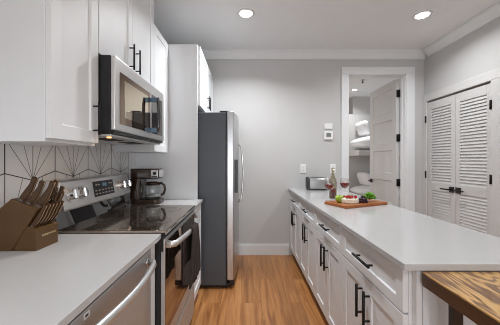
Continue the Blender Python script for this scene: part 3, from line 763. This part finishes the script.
# ------------------------------------------------------------------ peninsula
PX = .585; CB = .606; PXR = 1.195
ys = [.946, 1.553, 2.162, 2.772, 3.379]
desc = ['white shaker base cabinet of the peninsula nearest the wooden table', 'second white shaker base cabinet from the wooden table',
        'third white peninsula base cabinet, below the cutting board', 'last white peninsula base cabinet against the far wall']
for i in range(4):
    a, b = ys[i], ys[i+1]; c = (a+b)/2
    t = thing('base_cabinet', desc[i], 'cabinet', ((CB+PXR)/2, c, 0), 0, 'white base cabinets of the peninsula')
    MB().box(CB, PXR-.02, a+.0005, b-.0005, .10, ZC0-.0005).box(.66, PXR-.02, a+.0005, b-.0005, 0, .10).build('body', 'cab', t, bevel=.001)
    dr = MB().shaker(PR(PX), a+.002, b-.002, .693, .858, st=.045).build('drawer', 'cab', t, bevel=.0012)
    handle_h(dr, PX, c-.095, c+.075, .776, -1, .0068)
    for s_, (u0, u1) in ((-1, (a+.002, c-.0015)), (1, (c+.0015, b-.002))):
        d = MB().shaker(PR(PX), u0, u1, .104, .686).build('door', 'cab', t, bevel=.0012)
        handle_v(d, PX, c+s_*.038-.008, .478, .640, -1, .0068)
# end panel, back panel
ep = thing('peninsula_end_panel', 'white end panel of the peninsula behind the table leg', 'panel', (.9, .94, 0))
MB().box(CB+.012, PXR, .932, .945, 0, ZC0-.0005).build('board', 'cab', ep, bevel=.001)
for a_, b_, y_ in ((CB+.012, CB+.032, .920), (CB+.040, CB+.062, .926), (PXR-.03, PXR, .920)):
    MB().box(a_, b_, y_, .932, 0, ZC0-.0005).build('corner_trim', 'cab', ep, bevel=.001)
o = MB().box(PXR-.018, PXR, .947, 3.379, 0, ZC0-.0005).build('peninsula_back_panel', 'cab', bevel=.001)
tag(o, 'white back panel of the peninsula facing the closet', 'panel')
o = MB().box(.565, 1.215, .906, 3.394, ZC0, ZC1).build('worktop', 'quartz', bevel=.002)
tag(o, 'long white quartz peninsula counter holding the cutting board', 'countertop')

# ------------------------------------------------------------------ wooden table
t = thing('dining_table', 'wooden high table with dark edges butted against peninsula', 'table', (1.2, .3, 0))
ZT1 = .866
MB().box(.627, 1.80, -.52, .905, ZT1-.006, ZT1).build('tabletop', 'tablewood', t, bevel=.0015, label='golden brown grained tabletop')
MB().box(.627, 1.80, -.52, .905, ZT1-.050, ZT1-.006).build('edge_frame', 'tableside', t, bevel=.002, label='dark stained edge')
for x in (.69, 1.71):
    for y in (.843, -.46):
        MB().box(x, x+.032, y, y+.024, 0, ZT1-.050).build('leg', 'tiedark', t, bevel=.0015)

# ------------------------------------------------------------------ toaster
t = thing('toaster', 'chrome toaster with dark end cap against far wall', 'toaster', (.888, 3.20, ZC1))
zt = ZC1
prof = []
for (a, b, c0) in ((3.20-.075+.03, .012+.012, PI), ):
    pass
def rrect(y0, y1, z0, z1, rt, rb, n=6):
    pts = []
    for (py_, pz_, a0, r) in ((y1-rt, z1-rt, 0, rt), (y0+rt, z1-rt, PI/2, rt), (y0+rb, z0+rb, PI, rb), (y1-rb, z0+rb, 1.5*PI, rb)):
        for i in range(n+1): a = a0+PI/2*i/n; pts.append((py_+r*math.cos(a), pz_+r*math.sin(a)))
    return pts
MB().prism(rrect(3.125, 3.275, zt+.012, zt+.158, .04, .02), 'X', .790, 1.000, smooth=True).build('shell', 'toast', t, bevel=.002)
MB().prism(rrect(3.122, 3.278, zt+.008, zt+.160, .042, .022), 'X', .768, .790, smooth=True).build('end_cap', 'seam', t, bevel=.006)
MB().prism(rrect(3.122, 3.278, zt+.008, zt+.160, .042, .022), 'X', 1.000, 1.016, smooth=True).build('end_cap', 'silver', t, bevel=.006)
MB().box(.758, .770, 3.185, 3.215, zt+.095, zt+.115).cyl((.762, 3.20, zt+.045), (.770, 3.20, zt+.045), .018).build('lever', 'black', t, bevel=.002)
MB().box(.775, 1.008, 3.135, 3.265, zt, zt+.012).build('base', 'black', t)
MB().box(.81, .98, 3.165, 3.180, zt+.157, zt+.160).box(.81, .98, 3.220, 3.235, zt+.157, zt+.160).build('slot', 'black', t)

# ------------------------------------------------------------------ cutting board and food
ang = math.radians(24)
bx, by = .925, 2.14
o = rbox(MB(), -.235, .235, -.122, .122, 0, .022, .012, 4).build('cutting_board', 'board', None, bevel=.002)
o.location = (bx, by, ZC1+.0003); o.rotation_euler = (0, 0, ang); tag(o, 'rectangular wooden cutting board with snacks on peninsula', 'cutting board')
ZB = ZC1+.0226
def bpnt(u, v): return (bx+u*math.cos(ang)-v*math.sin(ang), by+u*math.sin(ang)+v*math.cos(ang))
# cheese wheel
px_, py_ = .850, 2.085
m = MB().prism([(px_+.072*math.cos(a), py_+.052*math.sin(a)) for a in [2*PI*i/32 for i in range(32)]], 'Z', ZB, ZB+.036)
tag(m.build('cheese_wheel', 'cheese', bevel=.006, seg=3), 'round white cheese on board under red berries', 'cheese')
# strawberries
def berry(x, y, z, lab, r=.013, tilt=0):
    t = thing('strawberry', lab, 'strawberry', (x, y, z), random.random()*6, 'strawberries on and behind the cheese')
    m = MB().lathe([(0, .026), (.005, .0255), (.011, .021), (.013, .015), (.011, .008), (.006, .002), (0, 0)], (0, 0, 0), 12).build('fruit', 'berry', t, world=False)
    k = MB()
    for i in range(5):
        a = 2*PI*i/5; k.add([(0, 0, .0262), (.004*math.cos(a-.5), .004*math.sin(a-.5), .0268), (.010*math.cos(a), .010*math.sin(a), .0255), (.004*math.cos(a+.5), .004*math.sin(a+.5), .0268)], [(0, 1, 2, 3)])
    k.build('calyx', 'leaf', t, world=False, solid=.0008)
    t.rotation_euler = (tilt, tilt*.6, random.random()*6); return t
spots = [(.822, 2.07, 0, 'strawberry on the left edge of the cheese'), (.845, 2.06, 0, 'strawberry at the front of the cheese, left of centre'),
         (.868, 2.08, 0, 'strawberry near the middle of the cheese'), (.890, 2.065, 0, 'strawberry at the right edge of the cheese'),
         (.850, 2.105, 0, 'strawberry at the back of the cheese')]
for x, y, dz, lab in spots: berry(x, y, ZB+.036, lab)
for i, (u, v, z, lab) in enumerate([(-.115, .048, 0, 'strawberry leftmost of the heap behind the cheese'), (-.087, .053, 0, 'strawberry in the middle of the heap behind the cheese'), (-.059, .058, 0, 'strawberry rightmost of the heap behind the cheese'), (-.101, .050, .023, 'strawberry at upper left on the heap behind the cheese'), (-.073, .055, .023, 'strawberry at upper right on the heap behind the cheese')]):
    x, y = bpnt(u, v); berry(x, y, ZB+z, lab)
# green fruit
x, y = .775, 2.108
t = thing('green_apple', 'small green apple at left end of cutting board', 'apple', (x, y, ZB))
MB().lathe([(0, .050), (.008, .054), (.020, .056), (.031, .047), (.034, .032), (.028, .012), (.015, .002), (0, .003)], (x, y, ZB), 24).build('fruit', 'ggrape', t)
MB().tube([(x, y, ZB+.049), (x+.002, y, ZB+.058), (x+.006, y, ZB+.064)], .0015, 6).build('stem', 'tiedark', t)
# dark grapes and lettuce: leaves frilly
t = thing('grape_bunch', 'bunch of dark purple grapes on the cutting board', 'grapes', (.965, 2.10, ZB))
random.seed(11)
layers = [(.0, 14, .034), (.017, 10, .024), (.033, 5, .012)]
for dz, n, R in layers:
    for i in range(n):
        a = 2*PI*i/n+dz*40; r = R*(.55 if i % 2 else 1)
        MB().ball((.965+r*1.1*math.cos(a), 2.10+r*math.sin(a), ZB+.0105+dz), .0105, n=10, m=7).build('grape', 'pgrape', t)
lt = MB(); random.seed(5)
def frill(cx_, cy_, cz_, R, yaw, tilt):
    vs = []; n = 20; rings = 5
    Rm = Matrix.Rotation(yaw, 3, 'Z') @ Matrix.Rotation(tilt, 3, 'Y')
    ph = random.random()*6
    for j in range(rings+1):
        for i in range(n+1):
            a = -1.25+2.5*i/n; r = R*j/rings
            z = .35*R*(j/rings)**2*math.sin(a*7+ph)+.15*R*math.sin(a*3+ph)*(j/rings)
            v = Rm @ Vector((r*math.cos(a), r*math.sin(a)*.85, z)); vs.append((cx_+v.x, cy_+v.y, max(ZB+.001, cz_+v.z)))
    lt.add(vs, [(j*(n+1)+i, j*(n+1)+i+1, (j+1)*(n+1)+i+1, (j+1)*(n+1)+i) for j in range(rings) for i in range(n)], 0, True)
for i in range(11):
    frill(1.052+random.uniform(-.01, .01), 2.165+random.uniform(-.01, .01), ZB+.012+random.uniform(0, .012), random.uniform(.042, .054), i*2*PI/8+random.uniform(-.3, .3), -random.uniform(.35, 1.3))
tag(lt.build('lettuce_head', 'leaf', solid=.001), 'frilly green lettuce leaves beside the dark grapes', 'lettuce')

# wine bottle and glasses
x, y = .845, 2.47
t = thing('wine_bottle', 'clear wine bottle with red wine behind the wine glass', 'bottle', (x, y, ZC1))
po = [(0, .0), (.033, 0), (.0362, .006), (.0362, .165), (.034, .185), (.022, .208), (.0145, .225), (.0135, .285), (.0155, .286), (.0155, .296), (.012, .296), (.0115, .225), (.019, .206), (.0315, .183), (.0335, .16), (.0335, .008), (0, .006)]
MB().lathe(po, (x, y, ZC1+.0003), 32).build('glass_body', 'winebottle', t)
MB().lathe([(0, .0075), (.0325, .009), (.0325, .095), (0, .095)], (x, y, ZC1+.0003), 28).build('wine', 'wine', t)
def wineglass(x, y, lab, lv):
    t = thing('wine_glass', lab, 'wine glass', (x, y, ZC1), 0, 'wine glasses by the cutting board')
    pr = [(0, 0), (.034, 0), (.0345, .002), (.008, .006), (.0038, .014), (.0036, .085), (.008, .095), (.028, .108), (.041, .128), (.045, .148), (.042, .172), (.0375, .195),
          (.0365, .195), (.041, .172), (.044, .148), (.040, .129), (.027, .1095), (.006, .098), (0, .097)]
    MB().lathe(pr, (x, y, ZC1+.0003), 32).build('glass_body', 'glass', t)
    MB().lathe([(0, .0975), (.006, .0985), (.0262, .1105), (.0388, .1305), (.0425, .148), (.0424, lv), (0, lv)], (x, y, ZC1+.0003), 32).build('wine', 'wine', t)
wineglass(.757, 2.31, 'left wine glass of red wine, in front of the bottle', .150)
wineglass(.955, 2.46, 'right wine glass of red wine, behind the strawberries', .152)
